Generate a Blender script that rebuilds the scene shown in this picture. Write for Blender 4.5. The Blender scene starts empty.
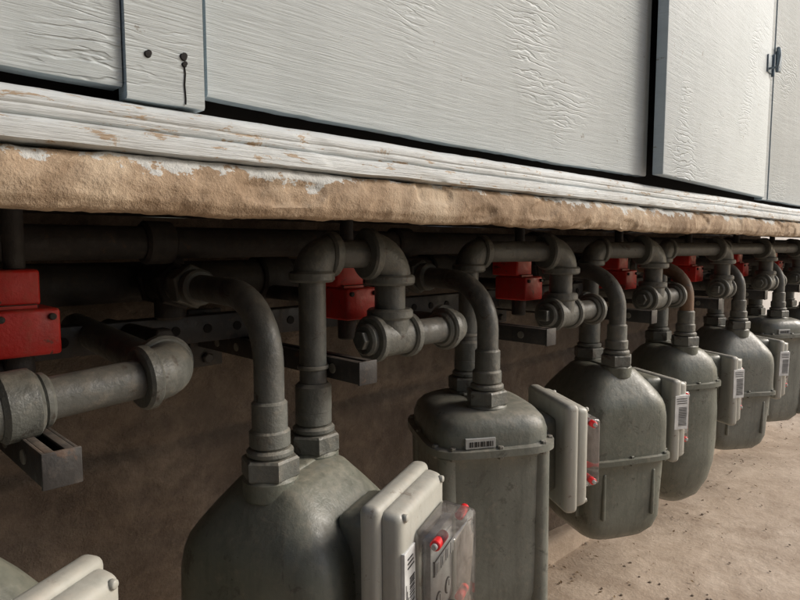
import bpy, bmesh, math, random
from mathutils import Vector, Matrix, noise
random.seed(7)
H=0.97   # eye height above ground
sc=bpy.context.scene
R=math.radians

# ---------------------------------------------------------------- materials
def nodes_of(name):
    m=bpy.data.materials.new(name); m.use_nodes=True
    nt=m.node_tree; b=nt.nodes['Principled BSDF']
    return m,nt,b
def N(nt,t,**kw):
    n=nt.nodes.new(t)
    for k,v in kw.items():
        if k in n.inputs: n.inputs[k].default_value=v
        else: setattr(n,k,v)
    return n
def coords(nt,scale=(1,1,1),kind='Object'):
    tc=N(nt,'ShaderNodeTexCoord'); mp=N(nt,'ShaderNodeMapping'); mp.inputs['Scale'].default_value=scale
    nt.links.new(tc.outputs[kind],mp.inputs['Vector']); return mp.outputs['Vector']
def noise_n(nt,vec,scale,detail=4,rough=.6,dist=0):
    n=N(nt,'ShaderNodeTexNoise'); n.inputs['Scale'].default_value=scale; n.inputs['Detail'].default_value=detail
    n.inputs['Roughness'].default_value=rough; n.inputs['Distortion'].default_value=dist
    nt.links.new(vec,n.inputs['Vector']); return n.outputs['Fac']
def ramp(nt,fac,stops):
    r=N(nt,'ShaderNodeValToRGB'); e=r.color_ramp.elements
    while len(e)<len(stops): e.new(.5)
    for i,(p,c) in enumerate(stops):
        e[i].position=p; e[i].color=(c,c,c,1) if isinstance(c,(int,float)) else (*c,1)
    nt.links.new(fac,r.inputs['Fac']); return r.outputs['Color']
def mix(nt,fac,a,b,mode='MIX'):
    m=N(nt,'ShaderNodeMix'); m.data_type='RGBA'; m.blend_type=mode
    for sock,v in ((m.inputs[0],fac),(m.inputs[6],a),(m.inputs[7],b)):
        if isinstance(v,(int,float)): sock.default_value=v
        elif isinstance(v,tuple): sock.default_value=(*v,1)
        else: nt.links.new(v,sock)
    return m.outputs[2]
def bump(nt,b,hs,dist=.002,strength=1):
    prev=None
    for h,d in hs:
        bp=N(nt,'ShaderNodeBump'); bp.inputs['Distance'].default_value=d; bp.inputs['Strength'].default_value=strength
        nt.links.new(h,bp.inputs['Height'])
        if prev: nt.links.new(prev,bp.inputs['Normal'])
        prev=bp.outputs['Normal']
    nt.links.new(prev,b.inputs['Normal'])
def upness(nt,lo=.3,hi=.95):
    g=N(nt,'ShaderNodeNewGeometry'); s=N(nt,'ShaderNodeSeparateXYZ'); nt.links.new(g.outputs['Normal'],s.inputs[0])
    m=N(nt,'ShaderNodeMapRange'); m.inputs[1].default_value=lo; m.inputs[2].default_value=hi
    nt.links.new(s.outputs['Z'],m.inputs[0]); return m.outputs[0]
def mul(nt,a,b):
    m=N(nt,'ShaderNodeMath'); m.operation='MULTIPLY'
    for i,v in enumerate((a,b)):
        if isinstance(v,(int,float)): m.inputs[i].default_value=v
        else: nt.links.new(v,m.inputs[i])
    return m.outputs[0]

def painted_metal(name,base,dark,dust,rough=.5,chip=None,dustamt=.6,grain=.0006,streak=.4):
    m,nt,b=nodes_of(name); v=coords(nt)
    n1=noise_n(nt,v,9,5,.65); n2=noise_n(nt,v,70,4,.65)
    col=mix(nt,ramp(nt,n1,[(.35,0.),(.68,1.)]),base,dark)
    if chip:
        col=mix(nt,ramp(nt,noise_n(nt,v,28,5,.75,.6),[(.60,0.),(.65,1.)]),col,chip)
    d=mul(nt,upness(nt),ramp(nt,n2,[(.3,.25),(.65,1.)]))
    d=mul(nt,d,dustamt); col=mix(nt,d,col,dust)
    col=mix(nt,mul(nt,ramp(nt,n2,[(.52,0.),(.72,1.)]),.35),col,dust)
    st=noise_n(nt,coords(nt,(1,1,.09)),55,3,.6)
    col=mix(nt,mul(nt,ramp(nt,st,[(.50,0.),(.72,1.)]),streak),col,tuple(x*.5 for x in dark))
    nt.links.new(col,b.inputs['Base Color'])
    rr=ramp(nt,n2,[(.3,rough-.08),(.7,min(1,rough+.22))]); nt.links.new(rr,b.inputs['Roughness'])
    bump(nt,b,[(n2,grain*1.6)])
    return m
M={}
M['meter']=painted_metal('meter_grey_paint',(.165,.176,.147),(.11,.12,.097),(.27,.245,.19),.34,(.085,.088,.072),.6)
M['meter2']=painted_metal('meter_grey_paint_b',(.19,.20,.175),(.13,.14,.12),(.30,.27,.22),.33,(.10,.105,.09),.6)
M['house']=painted_metal('index_housing_paint',(.42,.42,.375),(.34,.335,.295),(.43,.385,.32),.38,(.24,.215,.18),.4,.0003,.3)
M['pipe']=painted_metal('pipe_grey_paint',(.125,.13,.12),(.07,.072,.066),(.25,.215,.17),.42,(.05,.04,.033),.7,.0009)
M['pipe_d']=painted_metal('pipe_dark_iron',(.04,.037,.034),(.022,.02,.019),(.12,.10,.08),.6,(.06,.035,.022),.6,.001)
M['pipe_r']=painted_metal('pipe_rusty',(.22,.13,.075),(.11,.07,.045),(.26,.2,.15),.6,(.09,.08,.07),.5,.001)
M['fit']=painted_metal('fitting_grey_iron',(.155,.162,.147),(.09,.094,.085),(.29,.255,.20),.40,(.06,.05,.042),.7,.0012)
M['strut']=painted_metal('strut_steel',(.04,.038,.037),(.025,.024,.024),(.15,.12,.095),.45,(.08,.05,.035),.6)
M['red']=painted_metal('red_paint',(.62,.022,.014),(.42,.016,.012),(.30,.12,.08),.42,(.10,.03,.02),.35)
M['screw']=painted_metal('screw_steel',(.26,.25,.22),(.13,.13,.11),(.24,.20,.16),.35)
def plain(name,c,rough=.5,metal=0):
    m,nt,b=nodes_of(name); v=coords(nt)
    n1=noise_n(nt,v,60,3)
    nt.links.new(mix(nt,ramp(nt,n1,[(.35,0.),(.7,1.)]),c,tuple(x*.75 for x in c)),b.inputs['Base Color'])
    b.inputs['Roughness'].default_value=rough; b.inputs['Metallic'].default_value=metal; return m
M['label']=plain('label_paper',(.74,.75,.74),.45)
M['ink']=plain('label_ink',(.02,.02,.02),.6)
M['dial']=plain('dial_plate',(.42,.43,.42),.4)
M['seal']=plain('red_seal_plastic',(.80,.025,.03),.35)
M['hinge']=plain('hinge_metal',(.16,.21,.25),.5,.2)
M['black']=plain('void_black',(.012,.010,.009),.9)
m,nt,b=nodes_of('clear_cover_plastic'); nt.nodes.remove(b)
tr=N(nt,'ShaderNodeBsdfTransparent'); tr.inputs[0].default_value=(.92,.92,.91,1)
gl=N(nt,'ShaderNodeBsdfGlossy'); gl.inputs['Roughness'].default_value=.05
df=N(nt,'ShaderNodeBsdfDiffuse'); df.inputs[0].default_value=(.7,.64,.6,1)
fr=N(nt,'ShaderNodeFresnel'); fr.inputs[0].default_value=1.6
m1=N(nt,'ShaderNodeMixShader'); m2=N(nt,'ShaderNodeMixShader')
v=coords(nt); nn=ramp(nt,noise_n(nt,v,60,4,.7),[(.35,.05),(.75,.25)])
nt.links.new(nn,m1.inputs[0]); nt.links.new(tr.outputs[0],m1.inputs[1]); nt.links.new(df.outputs[0],m1.inputs[2])
nt.links.new(fr.outputs[0],m2.inputs[0]); nt.links.new(m1.outputs[0],m2.inputs[1]); nt.links.new(gl.outputs[0],m2.inputs[2])
nt.links.new(m2.outputs[0],nt.nodes['Material Output'].inputs[0]); M['clear']=m

def wood_mat(name,base,dark,raw,chiplo=.66,gb=.0007,wb=.0013,finec=.45,spk=.70):
    m,nt,b=nodes_of(name)
    v=coords(nt,(1.2,1,14)); v1=coords(nt,(3,3,90)); v0=coords(nt)
    broad=noise_n(nt,v0,3.5,5,.70); grain=noise_n(nt,v,5,6,.62,.9); fine=noise_n(nt,v1,6,4,.7,.4)
    vw=coords(nt,(.45,1,1.9)); w=N(nt,'ShaderNodeTexWave'); w.bands_direction='Z'
    w.inputs['Scale'].default_value=20; w.inputs['Distortion'].default_value=15; w.inputs['Detail'].default_value=3; w.inputs['Detail Scale'].default_value=1.5
    nt.links.new(vw,w.inputs['Vector'])
    patch=ramp(nt,noise_n(nt,v0,4.6,3,.55),[(.53,0.),(.70,1.)])
    wl=ramp(nt,w.outputs['Fac'],[(.0,0.),(.3,1.),(1.,1.)])
    wp=mul(nt,wl,patch)
    col=mix(nt,ramp(nt,broad,[(.33,0.),(.68,1.)]),base,dark)
    col=mix(nt,mul(nt,ramp(nt,grain,[(.55,0.),(.72,1.)]),.3),col,tuple(x*.8 for x in dark))
    col=mix(nt,mul(nt,ramp(nt,fine,[(.60,0.),(.72,1.)]),finec),col,tuple(x*.62 for x in dark))
    chips=ramp(nt,noise_n(nt,coords(nt,(6,6,26)),5,6,.75,.5),[(chiplo,0.),(chiplo+.02,1.)])
    specks=ramp(nt,noise_n(nt,v0,60,4,.75),[(spk,0.),(spk+.03,1.)])
    col=mix(nt,chips,col,raw); col=mix(nt,mul(nt,specks,.7),col,raw)
    nt.links.new(col,b.inputs['Base Color']); b.inputs['Roughness'].default_value=.5
    bump(nt,b,[(grain,gb),(fine,gb),(wp,wb)])
    return m
M['board']=wood_mat('weathered_white_paint_board',(.62,.685,.71),(.53,.59,.61),(.27,.25,.22),.70,.0007,.0013,.45,.675)
M['trim']=wood_mat('weathered_white_trim',(.60,.64,.65),(.46,.475,.465),(.36,.27,.18),.585,.0012,.0004,.45,.66)
M['edge']=wood_mat('board_edge_grey',(.44,.52,.57),(.35,.42,.46),(.18,.15,.12),.66)

def earth(name,stops,s1,s2,bd,rough=.9,stain=None,splash=None,stscale=.35,stamt=.6):
    m,nt,b=nodes_of(name); v=coords(nt)
    n1=noise_n(nt,v,s1,6,.68,.4); n2=noise_n(nt,v,s2,5,.72); n3=noise_n(nt,v,s2*5,3,.7)
    col=ramp(nt,n1,stops)
    col=mix(nt,mul(nt,ramp(nt,n2,[(.35,1.),(.6,0.)]),.55),col,stops[0][1])
    col=mix(nt,mul(nt,ramp(nt,n3,[(.58,0.),(.75,1.)]),.4),col,stops[-1][1])
    if stain: 
        st=ramp(nt,noise_n(nt,v,s1*stscale,6,.65,.8),[(.45,0.),(.60,1.)]); col=mix(nt,mul(nt,st,stamt),col,stain)
    if splash:
        s=N(nt,'ShaderNodeSeparateXYZ'); nt.links.new(v,s.inputs[0])
        a=N(nt,'ShaderNodeMath'); a.operation='MULTIPLY_ADD'; nt.links.new(n2,a.inputs[0]); a.inputs[1].default_value=.05; nt.links.new(s.outputs['Z'],a.inputs[2])
        a2=N(nt,'ShaderNodeMath'); a2.operation='MULTIPLY_ADD'; nt.links.new(noise_n(nt,v,6,5,.7),a2.inputs[0]); a2.inputs[1].default_value=.06; nt.links.new(a.outputs[0],a2.inputs[2])
        mr=N(nt,'ShaderNodeMapRange'); mr.inputs[1].default_value=splash; mr.inputs[2].default_value=splash+.0015; nt.links.new(a2.outputs[0],mr.inputs[0])
        col=mix(nt,mul(nt,mr.outputs[0],.8),col,(.52,.55,.55))
    nt.links.new(col,b.inputs['Base Color']); b.inputs['Roughness'].default_value=rough
    bump(nt,b,[(n2,bd),(n3,bd*.4)])
    return m
M['conc']=earth('rough_concrete_lip',[(.3,(.17,.115,.070)),(.5,(.39,.285,.19)),(.72,(.60,.485,.355))],9,50,.0022,.95,(.50,.41,.305),.1125,.45,.75)
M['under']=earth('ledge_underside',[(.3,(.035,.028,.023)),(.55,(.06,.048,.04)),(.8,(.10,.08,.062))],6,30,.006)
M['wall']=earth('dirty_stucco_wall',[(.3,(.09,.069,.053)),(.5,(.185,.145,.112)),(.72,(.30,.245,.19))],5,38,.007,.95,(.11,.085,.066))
M['ground']=earth('dusty_concrete_ground',[(.3,(.36,.275,.20)),(.5,(.56,.455,.355)),(.72,(.66,.56,.45))],2.2,18,.004,.85,(.27,.195,.135),None,.9,.7)
M['far']=earth('far_stucco',[(.3,(.66,.63,.59)),(.5,(.74,.71,.67)),(.7,(.78,.76,.72))],2,12,.003)
M['leaf']=earth('dry_leaves',[(.3,(.10,.06,.03)),(.5,(.20,.13,.06)),(.7,(.30,.22,.12))],30,80,.001)
M['gravel']=earth('gravel_stone',[(.3,(.2,.16,.12)),(.5,(.33,.27,.21)),(.7,(.45,.39,.32))],30,80,.001)

# ---------------------------------------------------------------- mesh helpers
def finish(bm,name,mats,parent=None,smooth=True,ang=35):
    bmesh.ops.recalc_face_normals(bm,faces=bm.faces)
    me=bpy.data.meshes.new(name); bm.to_mesh(me); bm.free()
    if not isinstance(mats,(list,tuple)): mats=[mats]
    for k in mats: me.materials.append(M[k])
    if smooth:
        me.polygons.foreach_set('use_smooth',[True]*len(me.polygons)); me.set_sharp_from_angle(angle=R(ang))
    o=bpy.data.objects.new(name,me); sc.collection.objects.link(o)
    if parent: o.parent=parent
    return o
def empty(name,loc=(0,0,0),rz=0,rx=0,ry=0):
    o=bpy.data.objects.new(name,None); o.empty_display_size=.05; o.location=loc; o.rotation_euler=(rx,ry,rz)
    sc.collection.objects.link(o); return o
def frame(d):
    d=d.normalized(); a=Vector((0,0,1)) if abs(d.z)<.9 else Vector((1,0,0))
    x=d.cross(a).normalized(); y=d.cross(x).normalized(); return x,y
def rings(bm,rs,mi=0):
    prev=None
    for k,ring in enumerate(rs):
        vs=[bm.verts.new(p) for p in ring]
        if prev:
            n=len(vs)
            for i in range(n):
                f=bm.faces.new((prev[i],prev[(i+1)%n],vs[(i+1)%n],vs[i])); f.material_index=mi
        else:
            f=bm.faces.new(vs); f.material_index=mi
        prev=vs
    f=bm.faces.new(list(reversed(prev))); f.material_index=mi
def circ(c,x,y,r,n,ph=0):
    return [c+x*(r*math.cos(2*math.pi*i/n+ph))+y*(r*math.sin(2*math.pi*i/n+ph)) for i in range(n)]
def cyl(bm,p0,p1,r,n=24,ch=None,mi=0,ph=0):
    p0=Vector(p0);p1=Vector(p1);d=p1-p0;L=d.length;d=d/L;x,y=frame(d)
    if ch is None: ch=min(.0025,r*.2,L*.3)
    rings(bm,[circ(p0,x,y,r-ch,n,ph),circ(p0+d*ch,x,y,r,n,ph),circ(p1-d*ch,x,y,r,n,ph),circ(p1,x,y,r-ch,n,ph)],mi)
def path(pts,rad,n=9):
    pts=[Vector(p) for p in pts]; out=[pts[0]]
    for i in range(1,len(pts)-1):
        a=(pts[i-1]-pts[i]);b=(pts[i+1]-pts[i])
        d=min(rad,a.length*.49 if i>1 else a.length*.98,b.length*.49 if i<len(pts)-2 else b.length*.98)
        P0=pts[i]+a.normalized()*d; P3=pts[i]+b.normalized()*d
        h0=P0+(pts[i]-P0)*.55; h3=P3+(pts[i]-P3)*.55
        for k in range(n+1):
            t=k/n; out.append(P0*(1-t)**3+h0*3*t*(1-t)**2+h3*3*t*t*(1-t)+P3*t**3)
    out.append(pts[-1]); return out
def sweep(bm,pts,r,n=24,mi=0):
    rs=[];x=None
    for i,p in enumerate(pts):
        d=(pts[min(i+1,len(pts)-1)]-pts[max(i-1,0)]).normalized()
        if x is None: x,_=frame(d)
        x=(x-d*x.dot(d)).normalized(); y=d.cross(x)
        rr=r(i/(len(pts)-1)) if callable(r) else r
        rs.append(circ(p,x,y,rr,n))
    rings(bm,rs,mi)
def pipe(bm,pts,r,rad,mi=0): sweep(bm,path(pts,rad),r,24,mi)
def elbow(bm,c,da,db,r=.022,L=.040,mi=1):
    c=Vector(c);da=Vector(da).normalized();db=Vector(db).normalized()
    sweep(bm,path([c+da*L,c,c+db*L],L*.92,10),r*1.32,28,mi)
    for d in(da,db):
        cyl(bm,c+d*(L-.009),c+d*(L+.005),r*1.58,28,.003,mi)
def tee(bm,c,d,up,r=.022,L=.042,mi=1):
    c=Vector(c);d=Vector(d).normalized();up=Vector(up).normalized()
    cyl(bm,c-d*L,c+d*L,r*1.32,28,.002,mi); cyl(bm,c,c+up*L,r*1.32,28,.002,mi)
    for a in(d,-d,up): cyl(bm,c+a*(L-.010),c+a*(L+.004),r*1.58,28,.003,mi)
def hexnut(bm,p0,p1,r,mi=1,ph=.3):
    cyl(bm,p0,p1,r,6,.0025,mi,ph)
def box(bm,lo,hi,bev=.002,mi=0,seg=2,taper=None):
    lo=Vector(lo);hi=Vector(hi);c=(lo+hi)/2;s=hi-lo
    r=bmesh.ops.create_cube(bm,size=1); vs=r['verts']
    for v in vs: v.co=Vector((v.co.x*s.x,v.co.y*s.y,v.co.z*s.z))
    if taper:
        ax,sg,t=taper
        for v in vs:
            if v.co[ax]*sg>0:
                for k in range(3):
                    if k!=ax: v.co[k]*=t
    for v in vs: v.co+=c
    es=list({e for v in vs for e in v.link_edges})
    fs=set(f for v in vs for f in v.link_faces)
    if bev>0:
        rr=bmesh.ops.bevel(bm,geom=es,offset=bev,segments=seg,affect='EDGES',profile=.5)
        fs=set(rr['faces'])|{f for f in fs if f.is_valid}
    for f in fs: f.material_index=mi
def selli(a,b,ex,z,cx=0,cy=0,n=64):
    o=[]
    for i in range(n):
        t=2*math.pi*i/n; c,s=math.cos(t),math.sin(t)
        o.append(Vector((cx+a*math.copysign(abs(c)**(2/ex),c),cy+b*math.copysign(abs(s)**(2/ex),s),z)))
    return o

# ---------------------------------------------------------------- meters
BODY={
'A':[(.002,.058,.036,4),(0,.064,.042,4),(-.004,.069,.050,4),(-.030,.088,.074,4.2),(-.052,.101,.092,4.6),(-.064,.107,.099,5),(-.078,.110,.103,5.4),(-.100,.111,.105,6),
     (-.178,.111,.105,6.5),(-.180,.117,.111,6.5),(-.190,.117,.111,6.5),(-.192,.110,.104,6.5),(-.200,.106,.100,6.5),(-.320,.101,.095,6.5),(-.345,.095,.088,5.5),(-.362,.083,.075,4.5),(-.372,.058,.050,3.5)],
'B':[(.002,.080,.058,3.2),(-.001,.090,.071,3.2),(-.007,.100,.086,3.4),(-.017,.107,.094,3.8),(-.032,.109,.098,4.2),(-.048,.109,.098,4.2),(-.050,.118,.108,4.4),(-.061,.118,.108,4.4),(-.063,.108,.098,4.6),
     (-.072,.101,.091,5),(-.11,.099,.089,6),(-.30,.097,.087,6),(-.345,.091,.081,5),(-.365,.077,.069,4),(-.372,.05,.045,3)],
'C':[(0,.062,.042,3.4),(-.01,.076,.060,3.2),(-.03,.090,.080,3.4),(-.055,.099,.092,3.4),(-.085,.101,.095,3.4),(-.087,.108,.102,3.4),(-.098,.108,.102,3.4),(-.10,.101,.095,3.2),
     (-.16,.104,.10,2.9),(-.24,.104,.102,2.8),(-.30,.100,.098,2.7),(-.35,.089,.087,2.6),(-.39,.071,.067,2.5),(-.412,.045,.042,2.3)]}
CONN=.10
def gas_meter(P,r,typ,ztop,label,idrop=0.,mat='meter',seed=0):
    rnd=random.Random(seed*13+5)
    e=empty('gas_meter',(P[0],P[1],ztop),r,R(rnd.uniform(-.8,.8)),R(rnd.uniform(-.8,.8)))
    bm=bmesh.new(); cx=CONN/2
    secs=BODY[typ]
    ds=[secs[0]]
    for s0,s1 in zip(secs,secs[1:]):
        n=max(1,int(abs(s1[0]-s0[0])/.018))
        for k in range(1,n+1): ds.append(tuple(s0[q]+(s1[q]-s0[q])*k/n for q in range(4)))
    rr=[]
    for z,a,b,ex in ds:
        ring=selli(a,b,ex,z,cx)
        o=[]
        for p in ring:
            k=.0016*noise.noise(Vector((p.x*16,p.y*16,p.z*16+seed*5)))+.0007*noise.noise(p*45)
            dirv=Vector((p.x-cx,p.y,0)); dirv=dirv.normalized() if dirv.length>1e-6 else dirv
            o.append(p+dirv*k)
        rr.append(o)
    rings(bm,rr)
    for x in(0,CONN): cyl(bm,(x,0,-.02),(x,0,.008),.032,28,.004)
    box(bm,(.012,-.018,-.012),(CONN-.012,.018,.005),.005,0,3)
    if typ=='A':
        for sy in(-.06,.06): box(bm,(cx-.107,sy-.004,-.31),(cx-.095,sy+.004,-.21),.003,0,3)
        for sx_ in(-.065,.065): box(bm,(cx+sx_-.004,.090,-.31),(cx+sx_+.004,.103,-.21),.003,0,3)
    if typ=='B':
        for sx in(-1,1):
            for sy in (-1,1): cyl(bm,(cx+sx*.083,sy*.077,-.34),(cx+sx*.083,sy*.077,-.06),.0165,20,.006)
        for sx in(-1,1): box(bm,(cx+sx*.040-.028,-.02,-.004),(cx+sx*.040+.028,.02,.006),.004,0,3)
    box(bm,(cx-.045,-.130,-.16),(cx+.045,-.08,-.03),.012,0,3)
    finish(bm,'body',mat,e,ang=40)
    if typ=='B':
        bm=bmesh.new(); box(bm,(cx-.1117,.008,-.047),(cx-.104,.056,-.031),.0005,0,1)
        for k in range(12): box(bm,(cx-.1122,.012+k*.0032,-.044),(cx-.1112,.0132+k*.0032+.0008*(k%3),-.036),0,1)
        finish(bm,'id_tag',['dial','ink'],e,False)
    bm=bmesh.new(); 
    zf={'A':-.178,'B':-.049,'C':-.086}[typ]; fl=[s for s in secs if abs(s[0]-zf)<.004]; a,b,ex=max((s[1],s[2],s[3]) for s in fl)
    pts=selli(a-.006,b-.006,ex,zf+.001,cx,0,12)
    for p in pts: cyl(bm,p-Vector((0,0,.018)),p+Vector((0,0,.003)),.005,6,.001)
    finish(bm,'flange_screws','screw' if typ=='B' else mat,e)
    bm=bmesh.new()
    for i,x in enumerate((0,CONN)):
        hexnut(bm,(x,0,.006),(x,0,.030),.034,0,rnd.uniform(0,1))
        cyl(bm,(x,0,.030),(x,0,.040),.027,24,.003)
        cyl(bm,(x,0,.040),(x,0,.062),.0235,24,.003)
    finish(bm,'swivel_nuts','fit',e)
    z0=-.000-idrop; z1=z0-.185
    bm=bmesh.new()
    box(bm,(cx-.080,-.150,z1),(cx+.080,-.126,z0),.009,0,4)
    box(bm,(cx-.074,-.172,z1+.005),(cx+.074,-.146,z0-.005),.009,0,4,(1,-1,.95))
    box(bm,(cx-.034,-.178,z1+.022),(cx+.064,-.168,z0-.042),.004,0,3)
    for sx in(-1,1):
        for zz in(z0-.014,z1+.014): cyl(bm,(cx+sx*.060,-.1745,zz),(cx+sx*.060,-.168,zz),.0042,12,.001)
    finish(bm,'index_housing','house',e,ang=50)
    bm=bmesh.new()
    box(bm,(cx-.026,-.188,z1+.032),(cx+.054,-.1775,z0-.052),.002,0)
    box(bm,(cx-.020,-.1905,z0-.096),(cx+.050,-.187,z0-.078),.001,1)
    for k in range(4):
        xx=cx-.012+k*.0178
        box(bm,(xx-.0055,-.1915,z0-.094),(xx+.0055,-.190,z0-.080),.0004,0)
        box(bm,(xx-.0025,-.1920,z0-.092),(xx+.0020,-.1912,z0-.082),.0002,1)
    for k in range(2):
        c0=Vector((cx-.002+k*.034,-.1895,z1+.054))
        cyl(bm,c0,c0+Vector((0,.003,0)),.0095,20,.0005,1)
        cyl(bm,c0-Vector((0,.0006,0)),c0+Vector((0,.003,0)),.0082,20,.0002,0)
        box(bm,c0+Vector((-.0005,-.0012,0)),c0+Vector((.0005,-.0004,.007)),0,1)
    box(bm,(cx-.016,-.1895,z0-.066),(cx+.044,-.187,z0-.062),.0002,1)
    finish(bm,'dial',['dial','ink','seal'],e)
    bm=bmesh.new()
    box(bm,(cx-.034,-.217,z1+.020),(cx+.062,-.172,z0-.038),.006,0,3,(1,-1,.93))
    finish(bm,'clear_cover','clear',e,ang=50)
    bm=bmesh.new()
    for zz in(z0-.048,z1+.036):
        cyl(bm,(cx-.042,-.198,zz),(cx-.012,-.198,zz),.006,14,.001)
        cyl(bm,(cx-.046,-.198,zz),(cx-.041,-.198,zz),.0035,12,.001,1)
        cyl(bm,(cx+.040,-.200,zz),(cx+.066,-.200,zz),.0055,14,.001)
    finish(bm,'seals',['seal','dial'],e)
    bm=bmesh.new()
    if label=='front':
        x0,x1,zz0,zz1=cx-.068,cx-.037,z0-.150,z0-.050; y=-.1727
        box(bm,(x0,y-.0012,zz0),(x1,y+.003,zz1),.0004,0,1)
        zc=zz0+.010
        while zc<zz1-.03:
            w=rnd.choice((.0007,.0011,.0018)); box(bm,(x0+.014,y-.0016,zc),(x1-.003,y,zc+w),0,1); zc+=w+rnd.choice((.0009,.0016))
        for k in range(3): box(bm,(x0+.003+k*.0032,y-.0016,zz0+.006),(x0+.0042+k*.0032,y,zz1-.035-.008*k),0,1)
        for k in range(3): box(bm,(x0+.008,y-.0016,zz1-.02+k*.005),(x1-.004-k*.002,y,zz1-.0185+k*.005),0,1)
    elif label=='side':
        y0,y1,zz0,zz1=-.166,-.131,z0-.110,z0-.035; x=cx-.0795
        box(bm,(x-.0012,y0,zz0),(x+.008,y1,zz1),.0004,0,1)
        zc=zz0+.008
        while zc<zz1-.025:
            w=rnd.choice((.0008,.0014)); box(bm,(x-.0017,y0+.004,zc),(x-.0005,y1-.010,zc+w),0,1); zc+=w+.0013
        for k in range(3): box(bm,(x-.0017,y0+.004,zz1-.018+k*.005),(x-.0005,y1-.006+k*.001,zz1-.0165+k*.005),0,1)
    if label: finish(bm,'label',['label','ink'],e,False)
    else: bm.free()
    c,s=math.cos(r),math.sin(r)
    return Vector((P[0],P[1],ztop)),Vector((P[0]+CONN*c,P[1]+CONN*s,ztop))

ZT=-.272
specs=[
 (-.005,.60,R(30),'A',ZT+.012,'front',0,'meter'),
 (.388,.600,R(23),'A',ZT,'front',.0,'meter'),
 (.800,.600,R(57),'B',ZT+.010,None,.0,'meter2'),
 (1.255,.600,R(62),'A',ZT+.010,'side',.03,'meter'),
 (1.640,.600,R(62),'C',ZT+.010,'side',.03,'meter'),
 (2.060,.600,R(57),'A',ZT+.012,'side',.03,'meter2'),
 (2.500,.600,R(60),'B',ZT+.012,'side',.03,'meter2'),
 (2.950,.600,R(60),'A',ZT+.012,'side',.03,'meter'),
 (3.400,.600,R(60),'A',ZT+.012,'side',.03,'meter')]
drops=[None,.600,1.055,1.475,1.960,2.400,2.84,3.28,3.72]
YR=.62; ZR=-.128; ZTOP=-.012
for i,(x,y,r,t,zt,lab,dr,mt) in enumerate(specs):
    a,b_=gas_meter((x,y),r,t,zt,lab,dr,mt,i)
    jr=random.Random(i+40)
    bm=bmesh.new()
    ye=.785 if i<2 else .755
    pipe(bm,[(x,y,zt+.055),(x,y,-.060),(x,ye,-.055)],.0172,.075,0)
    cyl(bm,(x,y,zt+.055),(x,y,zt+.095),.0205,24,.003,1)
    cyl(bm,(x,ye-.03,-.0555),(x,ye-.012,-.0555),.024,24,.003,1)
    hexnut(bm,(x,ye-.012,-.055),(x,ye+.014,-.055),.030,1,jr.random())
    cyl(bm,(x,ye+.014,-.055),(x,ye+.03,-.055),.024,24,.002,1)
    finish(bm,'gas_inlet_pipe',['pipe_r' if i==4 else 'pipe','fit'])
    bm=bmesh.new(); yv=ye+.065
    cyl(bm,(x,yv-.035,-.055),(x,yv+.035,-.055),.028,24,.005,0)
    cyl(bm,(x,yv,-.105),(x,yv,-.005),.021,24,.004,0)
    hexnut(bm,(x,yv-.036,-.055),(x,yv-.022,-.055),.034,0); hexnut(bm,(x,yv+.022,-.055),(x,yv+.036,-.055),.034,0)
    cyl(bm,(x,yv,-.005),(x,yv,.012),.013,12,.002,0); box(bm,(x-.006,yv-.018,.01),(x+.006,yv+.018,.024),.002,0)
    cyl(bm,(x,yv+.03,-.055),(x,.93,-.055),.02,20,.002,0)
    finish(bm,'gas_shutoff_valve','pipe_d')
    if i==0:
        bm=bmesh.new()
        pts=[(-.25,.585,-.160),(.275,.615,-.131)]
        d=(Vector(pts[1])-Vector(pts[0])).normalized()
        cyl(bm,pts[0],pts[1],.0195,28,.002,0)
        p=Vector(pts[0])+d*.388
        cyl(bm,p-d*.016,p+d*.016,.031,28,.004,1); cyl(bm,p-d*.05,p-d*.012,.026,28,.004,1)
        cyl(bm,p+d*.016,p+d*.026,.025,24,.003,1)
        elbow(bm,Vector(pts[1])+d*.012,-d,(0.03,1,.03),.0205,.037,1)
        cyl(bm,Vector(pts[1])+Vector((.01,.04,0)),(.29,.94,-.115),.0195,24,.002,0)
        finish(bm,'gas_outlet_pipe',['pipe','fit'])
        continue
    dx=drops[i]; bx,by=b_.x,b_.y
    zr=ZR+jr.uniform(-.003,.003) if i>1 else ZR
    bm=bmesh.new()
    cyl(bm,(bx,by,zt+.05),(bx,by,ZTOP-.03),.0175,24,.002,0)
    cyl(bm,(bx,by,zt+.055),(bx,by,zt+.095),.0235,24,.004,1)
    d=(Vector((dx,YR,ZTOP))-Vector((bx,by,ZTOP)))
    dn=d.normalized()
    elbow(bm,(bx,by,ZTOP),(0,0,-1),dn,.0185,.030)
    if d.length>.065: cyl(bm,Vector((bx,by,ZTOP))+dn*.028,Vector((dx,YR,ZTOP))-dn*.03,.0185,24,.002,0)
    elbow(bm,(dx,YR,ZTOP),-dn,(0,0,-1),.0222,.038)
    cyl(bm,(dx,YR,ZTOP-.03),(dx,YR,zr+.02),.0215,24,.002,0)
    rd=Vector((1,jr.uniform(-.06,.06) if i>1 else 0,0)).normalized(); C=Vector((dx,YR,zr))
    tee(bm,C,rd,(0,0,1),.0205,.036)
    cyl(bm,C-rd*.050,C-rd*.036,.022,24,.003,1); 
    if i%2: cyl(bm,C-rd*.058,C-rd*.048,.013,6,.001,1)
    else: box(bm,C-rd*.054-Vector((.007,.010,.010)),C-rd*.054+Vector((.007,.010,.010)),.002,1)
    E=C+rd*.150
    cyl(bm,C+rd*.03,E-rd*.02,.0195,24,.002,0)
    cyl(bm,E-rd*.045,E-rd*.030,.026,24,.003,1)
    elbow(bm,E,-rd,(0,1,0),.0205,.034)
    cyl(bm,E+Vector((0,.03,0)),(E.x,.95,zr),.0185,24,.002,0)
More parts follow.
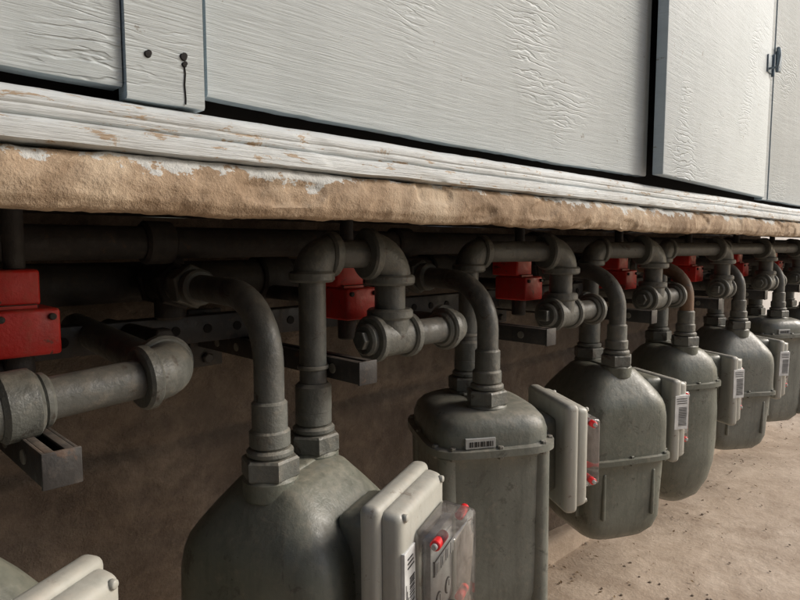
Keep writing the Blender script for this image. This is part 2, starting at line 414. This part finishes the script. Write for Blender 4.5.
    finish(bm,'gas_outlet_pipe',['pipe','fit'])
XE=3.75
bm=bmesh.new()
cyl(bm,(-1.2,.935,-.055),(XE,.935,-.055),.030,28,.003,0)
for k in range(-1,9):
    cyl(bm,(.18+k*.43-.03,.935,-.055),(.18+k*.43+.03,.935,-.055),.039,28,.004,0)
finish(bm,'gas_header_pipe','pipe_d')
bm=bmesh.new()
cyl(bm,(-1.2,.80,.003),(XE,.80,.003),.021,24,.003,0)
for k in range(0,8): cyl(bm,(.33+k*.45,.80,.003),(.37+k*.45,.80,.003),.028,24,.004,0)
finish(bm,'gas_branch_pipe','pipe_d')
def strut(x,y0,y1,z,w=.032,h=.034):
    bm=bmesh.new(); t=.003
    box(bm,(x-w/2,y0,z-h/2),(x-w/2+t,y1,z+h/2),.0008); box(bm,(x+w/2-t,y0,z-h/2),(x+w/2,y1,z+h/2),.0008)
    box(bm,(x-w/2+t,y0+.001,z-h/2),(x+w/2-t,y1,z-h/2+t),.0008)
    box(bm,(x-w/2+t,y0,z+h/2-t),(x-w/2+.010,y1,z+h/2),.0008); box(bm,(x+w/2-.010,y0,z+h/2-t),(x+w/2-t,y1,z+h/2),.0008)
    box(bm,(x-w/2-.001,y0-.004,z-h/2-.001),(x+w/2+.001,y0-.0005,z+h/2+.001),.001)
    yy=y0+.05
    while yy<y1-.05:
        cyl(bm,(x-w/2-.002,yy,z),(x-w/2+.001,yy,z),.0065,14,.0008,1); yy+=.06
    box(bm,(x-.03,y1-.006,z-.05),(x+.03,y1+.004,z+.05),.002)
    for s in(-1,1): hexnut(bm,(x,y1-.016,z+s*.035),(x,y1-.004,z+s*.035),.010,0)
    finish(bm,'strut_bracket',['strut','screw'])
sx=[.150,.515]+[.945+.43*k for k in range(7)]
for k,x in enumerate(sx): strut(x,.575 if k else .535,.996,-.160 if k else -.178,.028,.028)
bm=bmesh.new(); box(bm,(-1.0,.860,-.145),(XE-.1,.866,-.105),.001); box(bm,(-1.0,.866,-.109),(XE-.1,.89,-.105),.001); box(bm,(-1.0,.866,-.145),(XE-.1,.89,-.141),.001)
xx=-.9
while xx<XE-.2: cyl(bm,(xx,.858,-.125),(xx,.861,-.125),.007,12,.0005,1); xx+=.05
finish(bm,'strut_rail',['strut','black'])
for k,i in enumerate(range(1,8)):
    x,y=specs[i][0]+CONN*math.cos(specs[i][2]),specs[i][1]+CONN*math.sin(specs[i][2])
    bm=bmesh.new(); cyl(bm,(x,y,-.159),(x,y,-.154),.0205,24,.001); box(bm,(x+.016,y-.004,-.160),(x+.036,y+.004,-.153),.001)
    finish(bm,'pipe_clamp','screw')
for k,x in enumerate([.165,.596,1.045,1.475,1.93,2.37,2.81]):
    bm=bmesh.new(); w=.030; dz=.010
    box(bm,(x-w,.672,-.118+dz),(x+w,.745,-.072+dz),.0035,0,3)
    box(bm,(x-w-.004,.690,-.070+dz),(x+w-.012,.750,-.034+dz),.0035,0,3)
    box(bm,(x-w+.004,.685,-.073+dz),(x+w-.016,.740,-.068+dz),.001,1,1)
    for s in(-1,1): cyl(bm,(x+s*.022,.668,-.080+dz),(x+s*.022,.673,-.080+dz),.0035,10,.0008,1)
    cyl(bm,(x,.708,-.150+dz),(x,.708,-.116+dz),.014,20,.002,1)
    cyl(bm,(x,.708,-.035+dz),(x,.708,.03+dz),.010,16,.002,1)
    cyl(bm,(x,.74,-.09+dz),(x,.94,-.09+dz),.012,16,.002,1)
    finish(bm,'red_regulator_box',['red','pipe_d'])
bm=bmesh.new()
cyl(bm,(.11,.73,-.135),(.17,.73,-.135),.026,24,.008); cyl(bm,(.14,.73,-.16),(.14,.73,-.10),.016,20,.004); cyl(bm,(.14,.74,-.135),(.14,.94,-.135),.014,20,.003)
cyl(bm,(.13,.705,-.135),(.13,.735,-.135),.020,24,.006)
finish(bm,'bleed_valve','pipe_d')
bm=bmesh.new(); cyl(bm,(.335,.76,-.12),(.335,.94,-.12),.013,20,.002); cyl(bm,(.335,.75,-.12),(.335,.775,-.12),.017,6,.002)
finish(bm,'capped_stub_pipe','pipe_d')

# ---------------------------------------------------------------- ledge
def fbm(p,o=4,g=.5):
    s=0;a=1
    for k in range(o): s+=a*noise.noise(p*(2**k)); a*=g
    return s
def strip(name,prof,x0,x1,dx,amp,mat,parent=None,fs=12,zamp=1.,sub=4,matfn=None,mats=None,und=.0015,o=4,g=.5,gouge=0):
    P=[]
    for i in range(len(prof)-1):
        a=Vector(prof[i]);b=Vector(prof[i+1])
        for k in range(sub): P.append(a.lerp(b,k/sub))
    P.append(Vector(prof[-1]))
    nx=int((x1-x0)/dx); bm=bmesh.new(); prev=None
    for i in range(nx+1):
        x=x0+i*dx; row=[]
        for j,p in enumerate(P):
            w=1 if 0<j<len(P)-1 and p.x<.52 else 0
            q=Vector((x,p.x,p.y))*fs
            dy=fbm(q,o,g)*amp*w; dz=fbm(q+Vector((31,7,3)),o,g)*amp*zamp*w
            dz+=und*noise.noise(Vector((x*3,1,2)))*w
            if gouge:
                t=noise.noise(Vector((x*13,p.x*20,p.y*34+4)))
                if t>.22: dy+=gouge*min(1,(t-.22)/.08)*w
            row.append(bm.verts.new((x,p.x+dy,p.y+dz)))
        if prev:
            for j in range(len(P)-1):
                f=bm.faces.new((prev[j],row[j],row[j+1],prev[j+1]))
                if matfn: f.material_index=matfn(f)
        prev=row
    return finish(bm,name,mats or mat,parent,ang=60)
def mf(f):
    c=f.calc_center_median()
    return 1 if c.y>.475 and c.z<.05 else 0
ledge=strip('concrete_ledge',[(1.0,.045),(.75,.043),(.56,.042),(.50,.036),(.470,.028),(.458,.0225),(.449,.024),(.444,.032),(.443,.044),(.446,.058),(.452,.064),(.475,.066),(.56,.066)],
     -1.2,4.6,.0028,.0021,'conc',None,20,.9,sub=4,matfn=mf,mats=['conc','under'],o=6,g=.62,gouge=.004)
bld=empty('wooden_building')
strip('sill_trim_lower',[(.470,.0655),(.452,.0655),(.443,.067),(.4425,.073),(.4435,.0795),(.449,.0815),(.47,.082)],-1.2,4.6,.004,.0007,'trim',bld,14,1.,sub=3,und=.001,g=.65,gouge=.0012)
strip('sill_trim_upper',[(.470,.0812),(.4495,.0812),(.447,.083),(.4465,.087),(.4475,.0885),(.4465,.090),(.4470,.095),(.451,.099),(.462,.1025),(.50,.104)],-1.2,4.6,.004,.0006,'trim',bld,14,1.,sub=3,und=.001,g=.65,gouge=.001)
bm=bmesh.new(); box(bm,(-1.2,.495,.068),(4.55,.99,2.6),.003); finish(bm,'gap_shade_core','black',bld)  # black box behind the panels, gap shade put into its colour
def panel(name,x0,x1,z0,z1,y0,y1,warp=.0):
    bm=bmesh.new(); nx=max(4,int((x1-x0)/.012)); 
    g=[]
    for i in range(nx+1):
        x=x0+(x1-x0)*i/nx; 
        zb=z0+.0012*noise.noise(Vector((x*7,z0,5)))+.0009*noise.noise(Vector((x*60,z0,5)))+warp*math.sin((x-x0)/(x1-x0)*math.pi)
        yo=.0010*noise.noise(Vector((x*4,2,9)))
        g.append([bm.verts.new((x,y1,zb)),bm.verts.new((x,y0+.0015+yo,zb)),bm.verts.new((x,y0+yo,zb+.0018)),bm.verts.new((x,y0,z1)),bm.verts.new((x,y1,z1))])
    for i in range(nx):
        for j in range(5):
            k=(j+1)%5
            f=bm.faces.new((g[i][j],g[i+1][j],g[i+1][k],g[i][k])); f.material_index=1 if j in(0,4) else 0
    f=bm.faces.new(g[0]);f.material_index=1; f=bm.faces.new(g[-1]);f.material_index=1
    return finish(bm,name,['board','edge'],bld,ang=50)
panel('plywood_panel_1',-1.2,.1800,.112,2.6,.4580,.476)
panel('plywood_panel_2',.2472,1.055,.1165,2.6,.4615,.476,-.003)
panel('batten',.181,.240,.1035,2.6,.4530,.468)
panel('door_post',1.728,1.765,.112,2.6,.462,.480)
panel('plywood_panel_3',1.769,3.0,.113,2.6,.4600,.476)
panel('plywood_panel_4',3.01,4.55,.113,2.6,.4600,.476)
bm=bmesh.new()
for (x,z,r) in((.1965,.1365,.0026),(.2235,.140,.0028),(.2240,.1345,.0020)):
    cyl(bm,(x,.4518,z),(x,.456,z),r,14,.0006)
    cyl(bm,(x+.0012,.4520,z+.0014),(x+.0012,.456,z+.0014),r*.8,9,.0006)
pts=[(.2240,.4526,.134),(.2246,.4526,.128),(.2238,.4526,.120),(.2244,.4526,.110),(.2242,.4526,.1055)]
for a,b2 in zip(pts,pts[1:]): cyl(bm,a,b2,.0006,6,.0001)
finish(bm,'nail_holes','black',bld)
de=empty('cabinet_door',(1.723,.4655,0),0)
L=.683; ang=math.atan2(.4655-.436,L)
de.rotation_euler=(0,0,ang)
bm=bmesh.new(); box(bm,(-L,-.009,.1165),(0,.009,2.4),.0015,0,2)
for f in bm.faces:
    c=f.calc_center_median()
    if c.x<-L+.003 or c.z<.119: f.material_index=1
finish(bm,'door_leaf',['board','edge'],de)
bm=bmesh.new()
for z in(.43,):
    box(bm,(-.040,-.0125,z-.02),(-.002,-.0085,z+.02),.001); cyl(bm,(.0,-.014,z-.026),(.0,-.014,z+.026),.004,12)
    pipe(bm,[(-.030,-.012,z-.012),(-.030,-.030,z-.012),(-.030,-.034,z+.02),(-.020,-.030,z+.032)],.0025,.008)
finish(bm,'hinge','hinge',de)
bm=bmesh.new(); z=.455
box(bm,(1.775,.4570,z-.022),(1.815,.4605,z+.022),.001); cyl(bm,(1.772,.455,z-.03),(1.772,.455,z+.03),.004,12)
for s in(-1,1): cyl(bm,(1.795,.4555,z+s*.012),(1.795,.458,z+s*.012),.003,10)
finish(bm,'hinge','hinge',bld)
WX=3.75
bm=bmesh.new(); prev=None; nx=420; nz=90
for i in range(nx+1):
    x=-1.2+(WX+1.2)*i/nx; row=[]
    for j in range(nz+1):
        z=-.99+1.035*j/nz
        y=1.0-.014*fbm(Vector((x*6,z*7,2)),5,.6)-.012*max(0,noise.noise(Vector((x*1.3,z*2,8))))
        for zs in(-.33,-.62):
            t=(z-zs-.01*noise.noise(Vector((x*2,zs,1))))/.014
            if abs(t)<1: y+=.013*(1-abs(t))
        row.append(bm.verts.new((x,y,z)))
    if prev:
        for j in range(nz): bm.faces.new((prev[j],prev[j+1],row[j+1],row[j]))
    prev=row
b2=[bm.verts.new(p) for p in((WX,1.0,-.99),(WX,1.4,-.99),(WX,1.4,.045),(WX,1.0,.045))]; bm.faces.new(b2)
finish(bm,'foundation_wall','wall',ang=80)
strip('wall_footing',[(1.0,-.90),(.965,-.905),(.955,-.92),(.952,-.975)],-1.2,WX,.02,.0,'ground',None,5,1,sub=2)

# ---------------------------------------------------------------- ground
bm=bmesh.new()
S=60
xs=[-S,-20,-8,-3]+[-2+.05*k for k in range(161)]+[8,14,25,S]
ys=[-S,-20,-8,-4]+[-2.5+.06*k for k in range(70)]+[3,6,20,S]
g=[]
for x in xs:
    row=[]
    for y in ys:
        z=-.97+ (.006*noise.noise(Vector((x*1.5,y*1.5,0)))+.003*noise.noise(Vector((x*7,y*7,0))))
        row.append(bm.verts.new((x,y,z)))
    g.append(row)
for i in range(len(xs)-1):
    for j in range(len(ys)-1): bm.faces.new((g[i][j],g[i+1][j],g[i+1][j+1],g[i][j+1]))
finish(bm,'ground','ground',ang=80)
bm=bmesh.new()
for k in range(420):
    x=random.uniform(.6,5.5); y=random.gauss(.85,.16) if random.random()<.75 else random.uniform(-.8,1)
    if y>.95: y=.95-random.random()*.1
    s=random.uniform(.002,.009); a=random.uniform(0,6.3); z=-.966+random.random()*.003
    c,sn=math.cos(a),math.sin(a); q=[(-s,0,0),(0,-s*.45,s*.25),(s,0,random.uniform(0,s*.5)),(0,s*.45,s*.2)]
    vs=[bm.verts.new((x+px*c-py*sn,y+px*sn+py*c,z+pz)) for px,py,pz in q]; bm.faces.new(vs)
finish(bm,'leaf_litter','leaf',smooth=False)
bm=bmesh.new()
for k in range(700):
    x=random.uniform(.6,5);y=random.uniform(-.6,.95);s=random.uniform(.0015,.0055)
    r=bmesh.ops.create_icosphere(bm,subdivisions=1,radius=s)
    for v in r['verts']: v.co=Vector((v.co.x*random.uniform(.7,1.2)+x,v.co.y+y,v.co.z*.6-.966))
finish(bm,'gravel','gravel')
bm=bmesh.new(); pipe(bm,[(1.30,.42,-.962),(1.38,.45,-.952),(1.46,.41,-.962),(1.52,.34,-.962)],.0035,.05); finish(bm,'twig','leaf')

# ---------------------------------------------------------------- surroundings
far=empty('stucco_building')
bm=bmesh.new(); box(bm,(5.2,1.7,-.98),(14,8,2.6),.02); finish(bm,'walls','far',far)
bm=bmesh.new(); box(bm,(5.1,1.6,2.6),(14.1,8.1,2.75),.02); finish(bm,'roof','strut',far)
shade_blk=empty('added_shade_block')  # unseen block added behind the camera to darken the left end
bm=bmesh.new(); box(bm,(-7,-5,-.98),(.35,-1.25,2.6),.02); finish(bm,'walls','wall',shade_blk)
bm=bmesh.new(); box(bm,(-7.2,-5.2,2.6),(.5,-1.1,2.7),.02); finish(bm,'roof','strut',shade_blk)
bm=bmesh.new(); box(bm,(-1.3,.46,-.98),(-1.2,1.4,2.6),.01); finish(bm,'side_wall','wall')

# ---------------------------------------------------------------- light
w=bpy.data.worlds.new('World'); sc.world=w; w.use_nodes=True; nt=w.node_tree
sky=nt.nodes.new('ShaderNodeTexSky'); sky.sky_type='NISHITA'; sky.sun_disc=False
sd=Vector((.80,-.58,.64)).normalized()
el=math.asin(sd.z); az=math.atan2(sd.x,sd.y)
sky.sun_elevation=el; sky.sun_rotation=az; sky.dust_density=3; sky.air_density=1.0
nt.links.new(sky.outputs[0],nt.nodes['Background'].inputs[0]); nt.nodes['Background'].inputs[1].default_value=.15
sl=bpy.data.lights.new('sun','SUN'); sl.energy=2.5; sl.angle=R(25); sl.color=(1,.95,.88)
so=bpy.data.objects.new('sun',sl); so.rotation_euler=sd.to_track_quat('Z','Y').to_euler(); so.location=(3,-3,4); sc.collection.objects.link(so)

cam=bpy.data.cameras.new('camera'); co=bpy.data.objects.new('camera',cam); sc.collection.objects.link(co)
cam.sensor_width=36; cam.lens=27.9; cam.clip_start=.01; cam.clip_end=300
co.location=(0,0,0); co.rotation_euler=(R(90-5.07),0,R(-45)); sc.camera=co
for o in sc.objects:
    if o.parent is None: o.location.z+=H
sc.view_settings.view_transform='Standard'; sc.view_settings.look='None'; sc.view_settings.exposure=0
